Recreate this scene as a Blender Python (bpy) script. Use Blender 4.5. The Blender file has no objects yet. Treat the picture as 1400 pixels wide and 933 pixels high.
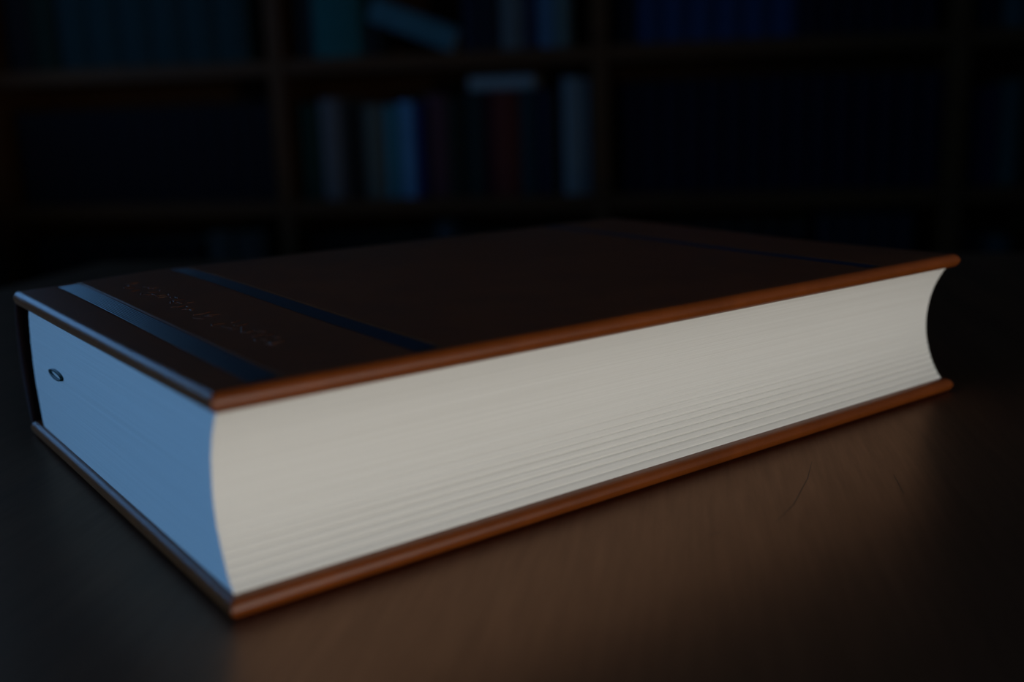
import bpy, bmesh, math, random
from mathutils import Vector, Matrix, Quaternion

random.seed(11)
SC = bpy.context.scene
COL = SC.collection

# ------------------------------------------------------------------ camera
TABLE_Z = 0.75
CAM_H = 0.12361
F_PX = 1426.1
PITCH = math.radians(12.2285)
ROLL = math.radians(1.9693)
cam_data = bpy.data.cameras.new('camera')
cam = bpy.data.objects.new('camera', cam_data)
COL.objects.link(cam)
cam_data.sensor_width = 36.0
cam_data.lens = F_PX / 1400.0 * 36.0
cam_data.clip_start = 0.01
cam.location = (0, 0, TABLE_Z + CAM_H)
cam.rotation_mode = 'QUATERNION'
cam.rotation_quaternion = (Quaternion((1, 0, 0), math.pi / 2 - PITCH) @ Quaternion((0, 0, 1), -ROLL))
cam_data.dof.use_dof = True
cam_data.dof.focus_distance = 0.37
cam_data.dof.aperture_fstop = 4.9
SC.camera = cam

# ------------------------------------------------------------------ view, world
vs = SC.view_settings
vs.view_transform = 'Standard'
vs.look = 'None'
vs.gamma = 1.0
vs.exposure = 0.0
vs.use_curve_mapping = False
world = bpy.data.worlds.new('world')
SC.world = world
world.use_nodes = True
world.node_tree.nodes['Background'].inputs[0].default_value = (0.10, 0.16, 0.26, 1)
world.node_tree.nodes['Background'].inputs[1].default_value = 0.004

# room frame: a runs along the bookcase (to the right), b away from the camera
ROT = math.radians(10.0)
CR, SR = math.cos(ROT), math.sin(ROT)
def room(a, b, z=0.0):
    return Vector((a * CR + b * SR, -a * SR + b * CR, z))

# daylight coming in through deep-set windows: one area light per opening, at the outer face
def window_light(name, side, w, color, radiance):
    ld = bpy.data.lights.new(name, 'AREA')
    ld.shape = 'RECTANGLE'
    ld.size = w['b1'] - w['b0'] - 0.06
    ld.size_y = w['z1'] - w['z0'] - 0.04
    ld.color = color
    ld.energy = radiance * math.pi * ld.size * ld.size_y
    o = bpy.data.objects.new(name, ld)
    COL.objects.link(o)
    d = w.get('inset', THICK - 0.02)
    a = WALL_L - d if side < 0 else WALL_R + d
    o.location = room(a, (w['b0'] + w['b1']) / 2, (w['z0'] + w['z1']) / 2)
    d = room(-side, 0)
    o.rotation_euler = d.to_track_quat('-Z', 'Y').to_euler()
    return o
WALL_L, WALL_R, WALL_B, WALL_F = -1.90, 1.42, 2.86, -3.2
THICK = 0.45  # unseen wall depth, made large so the reveals keep window light off the bookcase
CEIL = 2.6
WIN_L = dict(b0=-2.30, b1=-0.90, z0=0.85, z1=1.65)      # cool window, left wall, behind the camera
WIN_L2 = dict(b0=0.95, b1=2.24, z0=0.98, z1=1.80, inset=0.09)       # cool window, left wall, beside the bookcase
WIN_R = dict(b0=-1.75, b1=-0.45, z0=0.70, z1=1.00)      # neutral low window, right wall
COOL = (0.17, 0.47, 1.0)
window_light('daylight_cool', -1, WIN_L, COOL, 17.2)
window_light('daylight_cool_side', -1, WIN_L2, COOL, 2.8)
window_light('daylight_neutral', 1, WIN_R, (1.0, 0.972, 0.915), 42.5)

# ------------------------------------------------------------------ helpers
def link(name, mesh, mat=None, parent=None, kind=None):
    o = bpy.data.objects.new(name, mesh)
    COL.objects.link(o)
    if mat is not None and not mesh.materials:
        mesh.materials.append(mat)
    if parent is not None:
        o.parent = parent
    if kind:
        o['kind'] = kind
    return o

def tag(o, label, cat, group=None):
    o['label'] = label
    o['category'] = cat
    if group:
        o['group'] = group
    return o

def empty(name, loc, rz=0.0):
    o = bpy.data.objects.new(name, None)
    COL.objects.link(o)
    o.location = loc
    o.rotation_euler = (0, 0, rz)
    o.empty_display_size = 0.05
    return o

def mesh_from(name, verts, faces, smooth=False):
    m = bpy.data.meshes.new(name)
    m.from_pydata([tuple(v) for v in verts], [], faces)
    m.validate()
    bm = bmesh.new()
    bm.from_mesh(m)
    bmesh.ops.recalc_face_normals(bm, faces=bm.faces)
    bm.to_mesh(m)
    bm.free()
    if smooth:
        for p in m.polygons:
            p.use_smooth = True
    return m

def boxes_mesh(name, boxes, bevel=0.0, seg=2):
    bm = bmesh.new()
    for (x0, x1, y0, y1, z0, z1) in boxes:
        r = bmesh.ops.create_cube(bm, size=1.0)
        M = Matrix.Translation(((x0 + x1) / 2, (y0 + y1) / 2, (z0 + z1) / 2)) @ Matrix.Diagonal((x1 - x0, y1 - y0, z1 - z0, 1))
        bmesh.ops.transform(bm, matrix=M, verts=r['verts'])
    if bevel > 0:
        bmesh.ops.bevel(bm, geom=list(bm.edges), offset=bevel, segments=seg, affect='EDGES', profile=0.5)
    m = bpy.data.meshes.new(name)
    bm.to_mesh(m)
    bm.free()
    return m

def extrude_profile(name, prof, x0, x1, smooth=False, bevel=0.0):
    """closed (y,z) profile swept along x; bevel>0 pinches the two ends."""
    n = len(prof)
    cy = sum(p[0] for p in prof) / n
    cz = sum(p[1] for p in prof) / n
    st = [(x0, 0.0), (x1, 0.0)]
    verts = []
    for x, s in st:
        for (y, z) in prof:
            verts.append((x, y, z))
    faces = []
    for k in range(len(st) - 1):
        for i in range(n):
            j = (i + 1) % n
            faces.append((k * n + i, k * n + j, (k + 1) * n + j, (k + 1) * n + i))
    faces.append(tuple(range(n)))
    faces.append(tuple(range((len(st) - 1) * n, len(st) * n)))
    return mesh_from(name, verts, faces, smooth)

# ------------------------------------------------------------------ materials
def new_mat(name):
    m = bpy.data.materials.new(name)
    m.use_nodes = True
    nt = m.node_tree
    return m, nt, nt.nodes['Principled BSDF']

def coords(nt, scale):
    tc = nt.nodes.new('ShaderNodeTexCoord')
    mp = nt.nodes.new('ShaderNodeMapping')
    mp.inputs['Scale'].default_value = scale
    nt.links.new(tc.outputs['Object'], mp.inputs['Vector'])
    return mp.outputs['Vector']

def noise(nt, vec, scale, detail=4, rough=0.6):
    n = nt.nodes.new('ShaderNodeTexNoise')
    n.inputs['Scale'].default_value = scale
    n.inputs['Detail'].default_value = detail
    n.inputs['Roughness'].default_value = rough
    nt.links.new(vec, n.inputs['Vector'])
    return n.outputs['Fac']

def ramp(nt, fac, stops):
    r = nt.nodes.new('ShaderNodeValToRGB')
    els = r.color_ramp.elements
    while len(els) > 1:
        els.remove(els[-1])
    els[0].position, els[0].color = stops[0][0], (*stops[0][1], 1)
    for p, c in stops[1:]:
        e = els.new(p)
        e.color = (*c, 1)
    nt.links.new(fac, r.inputs['Fac'])
    return r.outputs['Color']

def bump(nt, fac, strength, dist, target):
    b = nt.nodes.new('ShaderNodeBump')
    b.inputs['Strength'].default_value = strength
    b.inputs['Distance'].default_value = dist
    nt.links.new(fac, b.inputs['Height'])
    nt.links.new(b.outputs['Normal'], target.inputs['Normal'])
    return b

def mat_leather(name, base, rough, grain=0.25, spec=0.4):
    m, nt, p = new_mat(name)
    v = coords(nt, (1, 1, 1))
    f = noise(nt, v, 60, 5)
    col = ramp(nt, f, [(0.3, tuple(c * 0.82 for c in base)), (0.7, tuple(c * 1.12 for c in base))])
    nt.links.new(col, p.inputs['Base Color'])
    p.inputs['Roughness'].default_value = rough
    p.inputs['Specular IOR Level'].default_value = spec
    g = noise(nt, v, 1400, 3, 0.7)
    bump(nt, g, grain, 0.0004, p)
    return m

def mat_plain(name, base, rough=0.6, spec=0.3, var=0.15, scale=20):
    m, nt, p = new_mat(name)
    v = coords(nt, (1, 1, 1))
    f = noise(nt, v, scale, 4)
    col = ramp(nt, f, [(0.25, tuple(c * (1 - var) for c in base)), (0.75, tuple(min(1, c * (1 + var)) for c in base))])
    nt.links.new(col, p.inputs['Base Color'])
    p.inputs['Roughness'].default_value = rough
    p.inputs['Specular IOR Level'].default_value = spec
    return m

def mat_wood(name, dark, light, rough=0.45, scale=(2, 30, 30), spec=0.3):
    m, nt, p = new_mat(name)
    v = coords(nt, scale)
    f = noise(nt, v, 1.5, 6, 0.65)
    col = ramp(nt, f, [(0.3, dark), (0.7, light)])
    nt.links.new(col, p.inputs['Base Color'])
    p.inputs['Roughness'].default_value = rough
    p.inputs['Specular IOR Level'].default_value = spec
    bump(nt, f, 0.15, 0.001, p)
    return m

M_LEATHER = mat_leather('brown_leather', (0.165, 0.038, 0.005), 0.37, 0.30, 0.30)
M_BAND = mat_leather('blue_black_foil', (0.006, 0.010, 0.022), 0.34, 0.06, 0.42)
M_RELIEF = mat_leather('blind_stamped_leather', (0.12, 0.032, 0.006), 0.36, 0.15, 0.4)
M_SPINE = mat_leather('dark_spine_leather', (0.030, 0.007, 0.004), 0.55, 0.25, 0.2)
M_RIBBON = mat_plain('dark_green_ribbon', (0.006, 0.022, 0.016), 0.5)

def mat_paper():
    m, nt, p = new_mat('cream_paper_edges')
    v = coords(nt, (2.0, 2.0, 900.0))
    f = noise(nt, v, 3.0, 3, 0.6)
    col = ramp(nt, f, [(0.3, (0.76, 0.735, 0.68)), (0.7, (0.86, 0.84, 0.79))])
    nt.links.new(col, p.inputs['Base Color'])
    p.inputs['Roughness'].default_value = 0.8
    p.inputs['Specular IOR Level'].default_value = 0.15
    bump(nt, f, 0.25, 0.0003, p)
    return m
M_PAPER = mat_paper()

def mat_table():
    """dark varnished wood: near-black brown body under a tinted, worn varnish"""
    m = bpy.data.materials.new('dark_varnished_table_wood')
    m.use_nodes = True
    nt = m.node_tree
    nt.nodes.clear()
    out = nt.nodes.new('ShaderNodeOutputMaterial')
    add = nt.nodes.new('ShaderNodeAddShader')
    dif = nt.nodes.new('ShaderNodeBsdfDiffuse')
    glo = nt.nodes.new('ShaderNodeBsdfAnisotropic')
    v = coords(nt, (45, 3.0, 3.0))
    f = noise(nt, v, 2.0, 7, 0.65)
    col = ramp(nt, f, [(0.3, (0.020, 0.0085, 0.0034)), (0.7, (0.048, 0.020, 0.0085))])
    nt.links.new(col, dif.inputs['Color'])
    f2 = noise(nt, coords(nt, (160, 10, 10)), 2.0, 5, 0.7)
    gcol = ramp(nt, f2, [(0.25, (0.076, 0.038, 0.021)), (0.75, (0.126, 0.066, 0.038))])
    nt.links.new(gcol, glo.inputs['Color'])
    glo.inputs['Roughness'].default_value = 0.30
    b = nt.nodes.new('ShaderNodeBump')
    b.inputs['Strength'].default_value = 0.12
    b.inputs['Distance'].default_value = 0.0006
    nt.links.new(f2, b.inputs['Height'])
    nt.links.new(b.outputs['Normal'], glo.inputs['Normal'])
    glo2 = nt.nodes.new('ShaderNodeBsdfAnisotropic')      # worn, hazy part of the varnish
    glo2.inputs['Color'].default_value = (0.048, 0.037, 0.030, 1)
    glo2.inputs['Roughness'].default_value = 0.52
    add2 = nt.nodes.new('ShaderNodeAddShader')
    nt.links.new(dif.outputs[0], add2.inputs[0])
    nt.links.new(glo2.outputs[0], add2.inputs[1])
    nt.links.new(add2.outputs[0], add.inputs[0])
    nt.links.new(glo.outputs[0], add.inputs[1])
    nt.links.new(add.outputs[0], out.inputs['Surface'])
    return m
M_TABLE = mat_table()
M_CASE = mat_wood('dark_bookcase_wood', (0.026, 0.0095, 0.0022), (0.052, 0.020, 0.0045), 0.65, spec=0.12)
M_FLOOR = mat_wood('dark_floor_boards', (0.02, 0.010, 0.005), (0.04, 0.02, 0.01), 0.5, (1, 14, 1))
M_WALL = mat_plain('pale_study_wall', (0.21, 0.20, 0.18), 0.85)
M_CEIL = mat_plain('pale_ceiling', (0.14, 0.135, 0.125), 0.9)
M_FRAME = mat_wood('window_frame_wood', (0.05, 0.028, 0.012), (0.09, 0.05, 0.022), 0.4)
M_SCRATCH = mat_plain('dark_scratch', (0.004, 0.002, 0.001), 0.7)

# ------------------------------------------------------------------ room shell
def room_obj(name, boxes, mat, kind='structure', bevel=0.0):
    m = boxes_mesh(name, boxes, bevel)
    o = link(name, m, mat, kind=kind)
    o.rotation_euler = (0, 0, -ROT)
    return o

T = THICK
room_obj('floor', [(WALL_L - T, WALL_R + T, WALL_F - T, WALL_B + T, -0.1, 0.0)], M_FLOOR)
room_obj('ceiling', [(WALL_L - T, WALL_R + T, WALL_F - T, WALL_B + T, CEIL, CEIL + 0.1)], M_CEIL)
room_obj('wall_back', [(WALL_L - T, WALL_R + T, WALL_B, WALL_B + T, 0, CEIL)], M_WALL)
room_obj('wall_front', [(WALL_L - T, WALL_R + T, WALL_F - T, WALL_F, 0, CEIL)], M_WALL)
def pierced_wall(name, a0, a1, wins):
    bx, b = [], WALL_F
    for w in wins:
        bx += [(a0, a1, b, w['b0'], 0, CEIL), (a0, a1, w['b0'], w['b1'], 0, w['z0']), (a0, a1, w['b0'], w['b1'], w['z1'], CEIL)]
        b = w['b1']
    bx.append((a0, a1, b, WALL_B, 0, CEIL))
    room_obj(name, bx, M_WALL)
pierced_wall('wall_left', WALL_L - T, WALL_L, [WIN_L, WIN_L2])
pierced_wall('wall_right', WALL_R, WALL_R + T, [WIN_R])
def window(name, a, w, nm):
    t = 0.05
    fr = room_obj(name, [(a - .03, a + .03, w['b0'], w['b0'] + t, w['z0'], w['z1']), (a - .03, a + .03, w['b1'] - t, w['b1'], w['z0'], w['z1']),
                         (a - .03, a + .03, w['b0'] + t, w['b1'] - t, w['z0'], w['z0'] + t * .5), (a - .03, a + .03, w['b0'] + t, w['b1'] - t, w['z1'] - t * .5, w['z1'])], M_FRAME)
    bm_ = (w['b0'] + w['b1']) / 2
    mu = link('mullion', boxes_mesh('mullion', [(a - .02, a + .02, bm_ - .02, bm_ + .02, w['z0'] + t * .5, w['z1'] - t * .5)]), M_FRAME, fr)
window('window_1', WALL_L - T + 0.10, WIN_L, 1)
window('window_2', WALL_L - 0.04, WIN_L2, 2)
window('window_3', WALL_R + T - 0.10, WIN_R, 3)

# ------------------------------------------------------------------ table
TC = room(-0.388 * CR - 0.991 * SR, -0.388 * SR + 0.991 * CR)   # far left corner of the table top
TA, TB = 1.75, 1.15
table = tag(empty('writing_table', (TC.x, TC.y, 0), -ROT),
            'dark brown varnished wooden table under the thick leather book', 'table')
link('table_top', boxes_mesh('table_top', [(0, TA, -TB, 0, TABLE_Z - 0.032, TABLE_Z)], 0.004, 3), M_TABLE, table)
link('apron', boxes_mesh('apron', [(.06, TA - .06, -.085, -.06, .62, .718), (.06, TA - .06, -TB + .06, -TB + .085, .62, .718),
                                   (.06, .085, -TB + .085, -.085, .62, .718), (TA - .085, TA - .06, -TB + .085, -.085, .62, .718)]), M_CASE, table)
for x in (.045, TA - .105):
    for y in (-.105, -TB + .045):
        prof_bm = bmesh.new()
        r = bmesh.ops.create_cone(prof_bm, cap_ends=True, segments=4, radius1=.030, radius2=.0424, depth=.718)
        bmesh.ops.transform(prof_bm, matrix=Matrix.Translation((x + .03, y + .03, .359)) @ Matrix.Rotation(math.pi / 4, 4, 'Z'), verts=r['verts'])
        lm = bpy.data.meshes.new('leg')
        prof_bm.to_mesh(lm)
        prof_bm.free()
        link('leg', lm, M_CASE, table)

# a few old scratches in the varnish near the book
def scratch(pts, w):
    verts, faces = [], []
    n = len(pts)
    for i, (x, y) in enumerate(pts):
        p0, p1 = Vector(pts[max(0, i - 1)]), Vector(pts[min(n - 1, i + 1)])
        d = (p1 - p0).normalized()
        hw = w * (0.35 if i in (0, n - 1) else 1.0) / 2
        for sgn in (-1, 1):
            q = Vector((x - d.y * hw * sgn, y + d.x * hw * sgn)) - TC.xy
            verts.append((q.x * CR - q.y * SR, q.x * SR + q.y * CR, TABLE_Z + 0.00005))
    for i in range(n - 1):
        faces.append((2 * i, 2 * i + 1, 2 * i + 3, 2 * i + 2))
    o = link('scratch', mesh_from('scratch', verts, faces), M_SCRATCH, table)
    o['label'] = 'fine dark scratch in the table varnish'
scratch([(0.1046, 0.351), (0.0983, 0.3342), (0.0874, 0.3114), (0.078, 0.2971)], 0.00022)
scratch([(0.1277, 0.3348), (0.1245, 0.317)], 0.0005)
scratch([(0.056, 0.2889), (0.0601, 0.2913)], 0.00040)

# ------------------------------------------------------------------ the thick leather book
BL, BW, BH = 0.32725, 0.21843, 0.0600
BT = 0.0056                       # board thickness
YAW = 0.93913
book = tag(empty('leather_book', (-0.07331, 0.24359, TABLE_Z), math.pi / 2 - YAW),
           'thick brown leather-bound book with cream page edges lying closed on the table', 'book', None)

BANDS = [(0.0206, 0.0082), (0.0668, 0.0075), (0.2740, 0.0075)]    # centre along the fore edge, width
def smoothstep(x):
    x = max(0.0, min(1.0, x))
    return x * x * (3 - 2 * x)

DOME = 0.0015
def drift(u, v):
    """the stamped bands run a little askew towards the fore edge"""
    w = smoothstep((u - 0.003) / 0.0145) * smoothstep((BL - 0.003 - u) / 0.03)
    return -max(0.0, 0.0041 - (u - 0.02) * 0.058) * max(0.0, 1 - v / 0.2) * w

def rise(u, v):
    """gentle dome of the front cover and the swell of the joint along the spine"""
    z = DOME * (1 - (2 * u / BL - 1) ** 2) * (1 - (2 * v / BW - 1) ** 2)
    return z + 0.0028 * smoothstep((v - 0.05) / 0.18) * (0.15 + 0.85 * smoothstep(u / 0.06))

def board_mesh(name, L, W, t, r, grooves, dome):
    us = set()
    def edge_pts(a, b):
        s = []
        for k in range(8):
            th = k / 7 * math.pi / 2
            s.append(r * (1 - math.cos(th)))
        return [a + x for x in s] + [b - x for x in s]
    ul = edge_pts(0, L)
    vl = edge_pts(0, W)
    for k in range(1, 24):
        ul.append(r + (L - 2 * r) * k / 24)
    for k in range(1, 18):
        vl.append(r + (W - 2 * r) * k / 18)
    vl += [.0045, .006, .0075, W - .0045, W - .006, W - .0075]
    for c, w in grooves:
        h = w / 2
        for d in (-h - .0016, -h - .0011, -h - .0007, -h - .0003, -h, -h + .0004, 0, h - .0004, h, h + .0003, h + .0007, h + .0011, h + .0016):
            ul.append(c + d)
    def clean(lst):
        lst = sorted(lst)
        o = [lst[0]]
        for x in lst[1:]:
            if x - o[-1] > 0.00008:
                o.append(x)
        return o
    ul, vl = clean(ul), clean(vl)
    nu, nv = len(ul), len(vl)
    def rnd(d):
        if d >= r:
            return 0.0
        return r - math.sqrt(max(0, r * r - (r - d) ** 2))
    verts, faces = [], []
    for top in (1, 0):
        for u in ul:
            for v in vl:
                d = min(u, L - u, v, W - v)
                # round each axis separately so that corners stay soft
                drop = min(r, math.hypot(rnd(min(u, L - u)), rnd(min(v, W - v))))
                if top:
                    z = t - drop
                    z += dome * rise(u, v)
                    for c, w in grooves:
                        q = abs(u - c)
                        g = 0.0
                        if q < w / 2:
                            g = -0.00032
                        elif q < w / 2 + .0016:
                            # small raised bead beside the recess
                            k = (q - w / 2) / .0016
                            g = -0.00032 * (1 - smoothstep(k * 1.5)) + 0.00003 * math.sin(math.pi * k)
                        z += g * smoothstep((v - .003) / .004) * smoothstep((W - .002 - v) / .004)
                else:
                    z = drop
                verts.append((u + (drift(u, v) if grooves and top else 0.0), v, z))
    N = nu * nv
    for i in range(nu - 1):
        for j in range(nv - 1):
            a = i * nv + j
            faces.append((a, a + nv, a + nv + 1, a + 1))
            faces.append((N + a, N + a + 1, N + a + nv + 1, N + a + nv))
    def wall(a, b):
        faces.append((a, b, N + b, N + a))
    for i in range(nu - 1):
        wall(i * nv, (i + 1) * nv)
        wall((i + 1) * nv + nv - 1, i * nv + nv - 1)
    for j in range(nv - 1):
        wall(j + 1, j)
        wall((nu - 1) * nv + j, (nu - 1) * nv + j + 1)
    return mesh_from(name, verts, faces, True)

top_board = link('front_board', board_mesh('front_board', BL, BW, BT, 0.0027, BANDS, 1.0), M_LEATHER, book)
top_board.location = (0, 0, BH - BT)
bot_board = link('back_board', board_mesh('back_board', BL, BW, BT, 0.0027, [], 0.0), M_LEATHER, book)

# foil bands sitting in the recesses of the front board (slightly hollow strips)
def band_mesh(c, w):
    v0, v1 = 0.0062, BW - 0.005
    nv, nu = 40, 72
    verts, faces = [], []
    for i in range(nv + 1):
        v = v0 + (v1 - v0) * i / nv
        for k in range(nu + 1):
            s = -1 + 2 * k / nu
            u = c + s * w / 2 * 0.96
            z = BH + rise(u, v)
            z += -0.00020 - 0.00008 * math.cos(9 * math.pi * (s + 1))
            verts.append((u + drift(u, v), v, z))
    for i in range(nv):
        for k in range(nu):
            a = i * (nu + 1) + k
            faces.append((a, a + 1, a + nu + 2, a + nu + 1))
    return mesh_from('decorative_band', verts, faces, True)
for c, w in BANDS:
    o = link('decorative_band', band_mesh(c, w), M_BAND, top_board)
    o.location = (0, 0, -(BH - BT))
    o['label'] = 'dark blue-black stamped band across the cover'

# blind-stamped, unreadable lettering between the first two bands
def lettering():
    bm = bmesh.new()
    rng = random.Random(5)
    def stroke(u, v, ang, ln):
        r = bmesh.ops.create_uvsphere(bm, u_segments=8, v_segments=5, radius=1.0)
        z = BH + rise(u, v)
        M = Matrix.Translation((u + drift(u, v), v, z)) @ Matrix.Rotation(ang, 4, 'Z') @ Matrix.Diagonal((ln / 2, 0.00040, 0.00013, 1))
        bmesh.ops.transform(bm, matrix=M, verts=r['verts'])
    v = 0.188
    while v > 0.042:
        if 0.106 < v < 0.114 or 0.086 < v < 0.092:
            v -= 0.004
            continue
        for k in range(3):
            stroke(0.0385 + rng.uniform(-.004, .004), v + rng.uniform(-.002, .002), rng.choice([0, .4, 1.2, 1.57, 2.0, 2.7]), rng.uniform(.003, .0065))
        v -= 0.0066
    m = bpy.data.meshes.new('title_relief')
    bm.to_mesh(m)
    bm.free()
    for p in m.polygons:
        p.use_smooth = True
    return m
o = link('title_relief', lettering(), M_RELIEF, top_board, 'stuff')
o.location = (0, 0, -(BH - BT))
o['label'] = 'faint blind-stamped lettering, too worn to read'

# rounded spine
def spine_mesh():
    n = 20
    outer, inner = [], []
    for i in range(n + 1):
        z = 0.0006 + (BH - 0.0012) * i / n
        s = 2 * z / BH - 1
        k = max(0.0, 1 - s * s)
        outer.append((BW - .0035 + .0135 * k ** 0.62, z))
    for i in range(n + 1):
        z = 0.0035 + (BH - 0.007) * i / n
        s = 2 * z / BH - 1
        k = max(0.0, 1 - s * s)
        inner.append((BW - .0050 + .0105 * k ** 0.62, z))
    prof = outer + inner[::-1]
    m = len(prof)
    mid = [((outer[min(n, j)][0] + inner[min(n, j)][0]) / 2, (outer[min(n, j)][1] + inner[min(n, j)][1]) / 2) for j in range(n + 1)]
    midp = mid + mid[::-1]
    verts, faces = [], []
    st = []
    for k in range(5):
        th = k / 4 * math.pi / 2
        st.append((0.0010 + 0.0018 * (1 - math.sin(th)), 1 - 0.75 * (1 - math.cos(th)) ))
    # stations: from pinched end to full section
    left = [(0.0008, .35), (0.0010, .6), (0.0015, .82), (0.0022, .95), (0.0032, 1.0)]
    stations = left + [(BL - x, s) for x, s in left[::-1]]
    for x, s in stations:
        for (y, z), (my, mz) in zip(prof, midp):
            verts.append((x, my + (y - my) * s, mz + (z - mz) * s))
    for k in range(len(stations) - 1):
        for i in range(m):
            j = (i + 1) % m
            faces.append((k * m + i, k * m + j, (k + 1) * m + j, (k + 1) * m + i))
    for base in (0, (len(stations) - 1) * m):
        for i in range(n):
            faces.append((base + i, base + i + 1, base + m - 2 - i, base + m - 1 - i))
    return mesh_from('spine', verts, faces, True)
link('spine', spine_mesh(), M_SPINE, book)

# page sections: the block is a pile of folded sections with a hollow fore edge
PZ0, PZ1 = BT - 0.0001, BH - BT + 0.0001
NSEC = 23
def fore(z):
    s = (z - BH / 2) / ((PZ1 - PZ0) / 2)
    return 0.0038 + 0.0088 * max(0.0, 1 - s * s) ** 0.85
def back(z):
    s = (z - BH / 2) / ((PZ1 - PZ0) / 2)
    return 0.2055 + 0.0050 * max(0.0, 1 - s * s)
bounds = [PZ0 + (PZ1 - PZ0) * i / NSEC for i in range(NSEC + 1)]
rj = random.Random(3)
for i in range(1, NSEC):
    bounds[i] += rj.uniform(-.00015, .00015)
for i in range(NSEC):
    z0, z1 = bounds[i], bounds[i + 1]
    h = (z0 + z1) / 2 / BH
    amp = 0.00002 + 0.00040 * smoothstep((0.55 - h) / 0.40)
    amp *= rj.uniform(.75, 1.25)
    prof = []
    K = 7
    for k in range(K + 1):
        z = z0 + (z1 - z0) * k / K
        s = 2 * k / K - 1
        prof.append((fore(z) + amp * abs(s) ** 3.5, z))
    for k in range(K, -1, -1):
        z = z0 + (z1 - z0) * k / K
        prof.append((back(z), z))
    du = rj.uniform(-.00005, .00005)
    m = extrude_profile('page_section', prof, 0.0027 + du, BL - 0.0032 + du)
    link('page_section', m, M_PAPER, book)

# flattened end of a ribbon marker showing in the top edge of the pages
def ring_mesh():
    verts, faces = [], []
    A, B, x0, x1 = 0.0085, 0.0012, 0.0016, 0.0040
    n = 24
    for x, e in ((x0, 0), (x1, 0)):
        for i in range(n):
            th = 2 * math.pi * i / n
            for g in (0.0, 0.0006):
                y = (A + g) * math.cos(th)
                z = (B + g) * math.sin(th)
                verts.append((x, 0.1700 + y, 0.0338 + z))
    for i in range(n):
        j = (i + 1) % n
        a, b = 2 * i, 2 * j
        N = 2 * n
        faces.append((a, a + 1, b + 1, b))
        faces.append((a + 1, N + a + 1, N + b + 1, b + 1))
        faces.append((a, b, N + b, N + a))
    return mesh_from('ribbon_marker', verts, faces, True)
o = link('ribbon_marker', ring_mesh(), M_RIBBON, book)
o['label'] = 'small dark looped end of a ribbon marker'

# ------------------------------------------------------------------ bookcase
A0, BAY, B0 = -1.014, 0.80, 2.522      # first divider, bay pitch, front plane (room frame)
DEPTH = 0.30
SH_TOP = [0.332, 0.679, 1.026]
CASE_H = 1.40
SH_T = 0.038
UP_T = 0.040
case = tag(empty('bookcase', room(A0, B0, 0), -ROT), 'wide dark wooden bookcase filled with books standing behind the table', 'bookcase')
NB0, NB1 = -1, 3
for n in range(NB0, NB1 + 1):
    x = BAY * n
    if abs(A0 + x) > 2.4:
        continue
    link('upright', boxes_mesh('upright', [(x - UP_T / 2, x + UP_T / 2, 0, DEPTH, 0, CASE_H)], 0.002, 1), M_CASE, case)
for n in range(NB0, NB1):
    x0, x1 = BAY * n + UP_T / 2, BAY * (n + 1) - UP_T / 2
    for z in [0.06] + SH_TOP + [CASE_H]:
        link('shelf', boxes_mesh('shelf', [(x0, x1, 0.004, DEPTH - .012, z - SH_T, z)], 0.002, 1), M_CASE, case)
    link('back_panel', boxes_mesh('back_panel', [(x0, x1, DEPTH - .012, DEPTH, 0.02, CASE_H - SH_T)]), M_CASE, case)

# ------------------------------------------------------------------ books in the bookcase
MATS = {}
def cloth(col):
    k = tuple(round(c * 0.55, 4) for c in col)
    if k not in MATS:
        MATS[k] = mat_plain('book_cloth_%d' % len(MATS), k, 0.75, 0.07, 0.12, 30)
    return MATS[k]
M_PAGES2 = mat_plain('old_pages', (0.30, 0.27, 0.22), 0.85, 0.1)

def shelf_book_meshes(w, h, d):
    """upright book: spine toward -y, foot at z=0, x from 0 to w"""
    t = min(0.003, w * 0.15)
    n = 6
    outer, inner = [], []
    for i in range(n + 1):
        th = math.pi * i / n
        outer.append((w / 2 - w / 2 * math.cos(th), 0.010 - 0.010 * math.sin(th)))
        inner.append((w / 2 - (w / 2 - t) * math.cos(th), 0.010 + t - 0.010 * math.sin(th)))
    prof = [(0, d)] + outer + [(w, d), (w - t, d)] + inner[::-1] + [(t, d)]
    m = len(prof)
    verts = [(x, y, 0) for x, y in prof] + [(x, y, h) for x, y in prof]
    faces = [(i, (i + 1) % m, m + (i + 1) % m, m + i) for i in range(m)]
    # caps as quads between outer and inner rim
    o_idx = [0] + list(range(1, n + 2)) + [n + 2]
    i_idx = [m - 1] + list(range(m - 2, n + 3, -1)) + [n + 3]
    for base in (0, m):
        for k in range(len(o_idx) - 1):
            faces.append((base + o_idx[k], base + o_idx[k + 1], base + i_idx[k + 1], base + i_idx[k]))
    cover = mesh_from('cover', verts, faces)
    pages = boxes_mesh('page_block', [(t, w - t, 0.016, d - 0.004, 0.004, h - 0.004)])
    return cover, pages

CACHE = {}
def shelf_book(a, z, w, h, d, col, label, group=None, setback=0.03, name='shelf_book', tilt=0.0, flat=False):
    key = (round(w, 4), round(h, 4), round(d, 4), tuple(col))
    if key not in CACHE:
        c, p = shelf_book_meshes(w, h, d)
        c.materials.append(cloth(col))
        p.materials.append(M_PAGES2)
        CACHE[key] = (c, p)
    c, p = CACHE[key]
    o = link(name, c)
    o.location = room(a, B0 + setback, z)
    o.rotation_mode = 'QUATERNION'
    q = Quaternion((0, 0, 1), -ROT)
    if flat or tilt:
        q = q @ Quaternion((0, 1, 0), tilt)
    o.rotation_quaternion = q
    tag(o, label, 'book', group)
    ch = link('page_block', p)
    ch.parent = o
    return o

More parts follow.
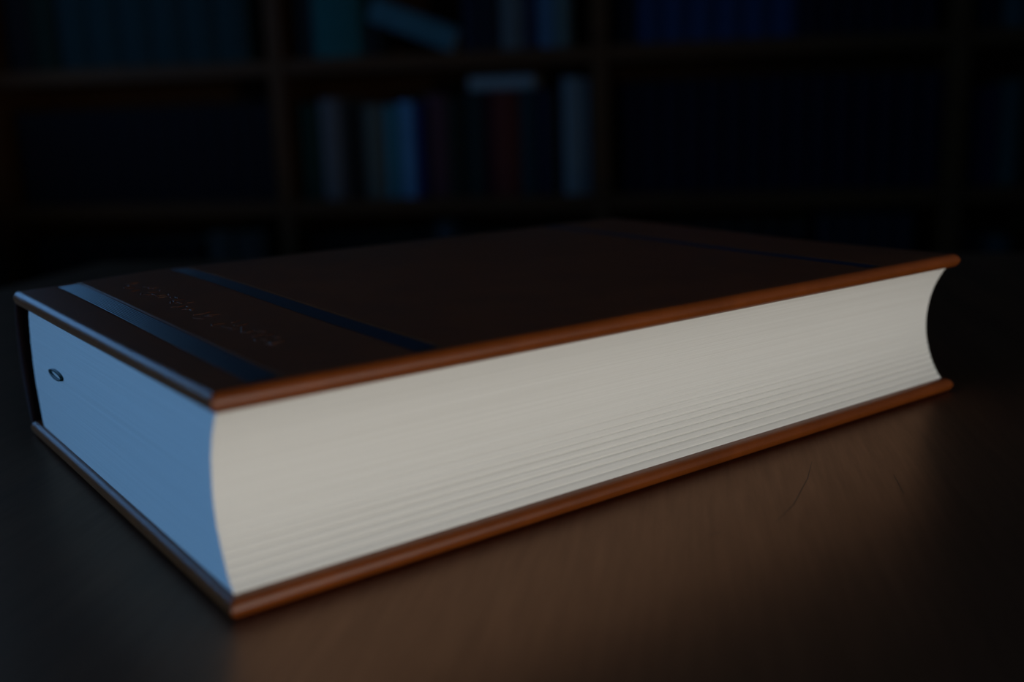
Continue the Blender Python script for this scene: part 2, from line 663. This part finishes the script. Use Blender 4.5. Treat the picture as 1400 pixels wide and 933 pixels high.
def apx(x, n):
    """room coordinate a of photo column x inside bay n (columns of the dividers measured)"""
    cols = {-1: (-22, 381), 0: (381, 821), 1: (821, 1321), 2: (1321, 1880)}
    c0, c1 = cols[n]
    return A0 + BAY * (n + (x - c0) / (c1 - c0))

def row(n, z, specs, depth=0.2):
    """specs: (x0, x1, height, colour, label, group)"""
    for (x0, x1, h, col, label, group) in specs:
        a0, a1 = apx(x0, n), apx(x1, n)
        shelf_book(a0, z, a1 - a0 - 0.0012, h, depth + random.uniform(-.01, .01) if group is None else depth, col, label, group,
                   0.03 if group else 0.03 + random.uniform(-.008, .008))

S0, S1, S2 = SH_TOP[0], SH_TOP[1], SH_TOP[2]
MID = 'in the middle lower compartment'
row(0, S1, [
    (402, 418, .240, (.010, .045, .042), 'slim dark teal book at the upright, beside the pale grey book', None),
    (418, 431, .235, (.012, .040, .030), 'slim dark green book touching the tall pale grey one', None),
    (431, 464, .250, (.11, .11, .12), 'pale grey book standing between a dark green and a black book', None),
    (464, 492, .236, (.012, .011, .010), 'black book between the pale grey and the olive grey book', None),
    (492, 526, .232, (.09, .10, .085), 'olive grey book standing next to the bright blue books', None),
    (526, 543, .228, (.045, .20, .26), 'teal blue book between olive grey and light blue books', None),
    (543, 567, .236, (.10, .26, .46), 'light blue book, brightest of the blue spines on its shelf', None),
    (567, 582, .230, (.012, .022, .11), 'navy book between the light blue and the plum book', None),
    (582, 612, .250, (.08, .035, .05), 'plum coloured book beside the navy book', None),
    (612, 634, .240, (.014, .020, .016), 'blackish green book touching the plum book', None),
    (640, 664, .254, (.012, .026, .026), 'dark petrol book under the lying pale book, before the purple one', None),
    (664, 672, .254, (.040, .010, .030), 'very slim purple book under the lying pale book', None),
    (672, 712, .254, (.10, .022, .018), 'broad dark red book under the lying pale book', None),
    (712, 734, .254, (.012, .035, .045), 'dark teal book under the lying pale book, after the dark red one', None),
    (736, 752, .256, (.012, .020, .050), 'slim navy book between the dark teal and the slim black book', None),
    (752, 769, .245, (.010, .012, .014), 'black slim book touching the wide pale blue-grey book', None),
    (769, 798, .278, (.14, .18, .20), 'wide tall pale blue-grey book near the upright', None),
    (798, 809, .270, (.09, .12, .14), 'slim grey-blue book squeezed against the upright', None),
])
# the pale book lying on top of the others: spine to the front, thickness upright
fl_a = apx(644, 0)
fl = shelf_book(fl_a, S1 + 0.2540 + 0.034, 0.034, apx(732, 0) - apx(644, 0), 0.16, (.20, .27, .31), 'pale blue book lying flat on top of the upright books', None, 0.03, tilt=math.pi / 2)

row(0, S2, [
    (404, 430, .250, (.012, .022, .030), 'dark book at the upright, beside the wide teal volume', None),
    (430, 500, .270, (.012, .10, .105), 'wide teal volume beside the slanting light blue book', None),
    (640, 664, .250, (.010, .014, .030), 'dark navy book between slanting book and grey one', None),
    (664, 688, .245, (.010, .012, .022), 'black-blue book touching the light grey book above the lying one', None),
    (688, 722, .255, (.10, .12, .13), 'light grey book above the lying pale book', None),
    (722, 738, .240, (.012, .025, .06), 'slim dark blue book between light grey and mid blue', None),
    (738, 762, .255, (.07, .15, .26), 'mid blue book beside the grey-green book on the upper shelf', None),
    (762, 784, .250, (.09, .13, .13), 'grey-green book on upper shelf, last before the gap', None),
])
# two short dark books and a light blue book sloping down from their tops to the shelf
a_r, tilt_s, len_s, th_s = apx(622, 0), math.radians(22), 0.225, 0.060
for k, lab in enumerate(('short black book touching the wide teal volume', 'short dark book propping up the sloping light blue book')):
    shelf_book(-0.7945 + k * 0.0222, S2, 0.0215, 0.0707, 0.12, (.012, .016, .020), lab, None, 0.035)
shelf_book(a_r - len_s * math.cos(tilt_s) + th_s * math.sin(tilt_s), S2 + len_s * math.sin(tilt_s) + th_s * math.cos(tilt_s), th_s, len_s, 0.17,
           (.05, .14, .18), 'light blue book sloping down to the shelf from two short dark books', None, 0.03, tilt=math.pi / 2 + tilt_s)

# left compartments
xs = [82, 124, 168, 212, 256, 300, 344]
for i in range(6):
    row(-1, S2, [(xs[i], xs[i + 1], .275, (.010, .032, .036), 'broad dark teal binder in the row above the near-black volumes', 'dark teal binders on the upper shelf')])
row(-1, S2, [(6, 44, .25, (.010, .010, .012), 'blackish book at the upright, two before the dark teal binders', None), (44, 80, .26, (.008, .020, .014), 'very dark green book touching the dark teal binders', None)])
x = 6
while x < 350:
    row(-1, S1, [(x, x + 24, .245, (.008, .008, .014), 'near-black volume in the row below the dark teal binders', 'near-black volumes on the lower shelf')])
    x += 24
# right compartments
x = 874
while x < 1104:
    row(1, S2, [(x, x + 38, .265, (.012, .040, .115), 'deep blue volume of the uniform set on the upper shelf', 'uniform deep blue volumes')])
    x += 38.6
x = 1110
while x < 1275:
    row(1, S2, [(x, x + 26, .250, (.008, .009, .022), 'indigo-black volume beside the uniform deep blue volumes', 'indigo-black volumes on the upper shelf')])
    x += 26.6
row(1, S2, [(846, 872, .25, (.008, .010, .024), 'slim dark navy book at the start of the deep blue set', None)])
x = 850
while x < 1280:
    row(1, S1, [(x, x + 30, .262, (.007, .008, .022), 'very dark navy volume in the row below the deep blue set', 'very dark navy volumes on the lower shelf')])
    x += 30.6
row(2, S2, [(1346, 1384, .25, (.010, .012, .020), 'dark book at the upright next to a teal spine', None), (1384, 1425, .26, (.02, .07, .075), 'dull teal book next to the dark one past the indigo volumes', None)])
row(2, S1, [(1346, 1366, .22, (.012, .014, .040), 'short navy book against the upright past the long navy row', None), (1366, 1390, .225, (.014, .016, .045), 'dark blue book between the short navy and teal books', None),
            (1390, 1425, .235, (.02, .055, .055), 'teal green book beside the dark blue one', None)])
# bottom row that shows just above the big book
def lowrow(n, x0, x1, step, cols, hs, label, group):
    x = x0
    k = 0
    while x + step <= x1:
        row(n, S0, [(x, x + step, hs[k % len(hs)], cols[k % len(cols)], label, group)])
        x += step + 0.6
        k += 1
lowrow(-1, 10, 258, 30, [(.008, .008, .010)], [.25], 'black volume on the low shelf beneath the near-black volumes', 'black volumes on the low shelf')
row(-1, S0, [(262, 300, .27, (.05, .055, .05), 'grey-green book on the low shelf after the black volumes', None), (300, 345, .268, (.04, .042, .04), 'dark grey book on the low shelf beside the grey-green one', None)])
lowrow(0, 404, 566, 26, [(.014, .012, .010)], [.255], 'dark brown volume on the low shelf behind the leather book', 'dark brown volumes on the low shelf')
row(0, S0, [(570, 590, .27, (.018, .016, .016), 'dark book between brown volumes and the pale spine, low shelf', None), (590, 620, .285, (.05, .065, .075), 'pale grey book on the low shelf, tallest there', None),
            (620, 655, .26, (.02, .014, .012), 'dark brown book between pale grey and black ones, low shelf', None), (655, 690, .25, (.016, .014, .014), 'black book on the low shelf near a gap', None)])
lowrow(1, 850, 1130, 34, [(.010, .010, .012)], [.255], 'charcoal volume on the low shelf beneath the navy row', 'charcoal volumes on the low shelf')
lowrow(1, 1140, 1280, 27, [(.016, .019, .028)], [.285], 'dark slate blue volume on the low shelf beside the charcoal ones', 'slate blue volumes on the low shelf')
row(2, S0, [(1346, 1378, .24, (.010, .012, .014), 'black book on the low shelf in the last compartment', None), (1378, 1420, .23, (.02, .06, .075), 'petrol blue book on the low shelf in the last compartment', None)])
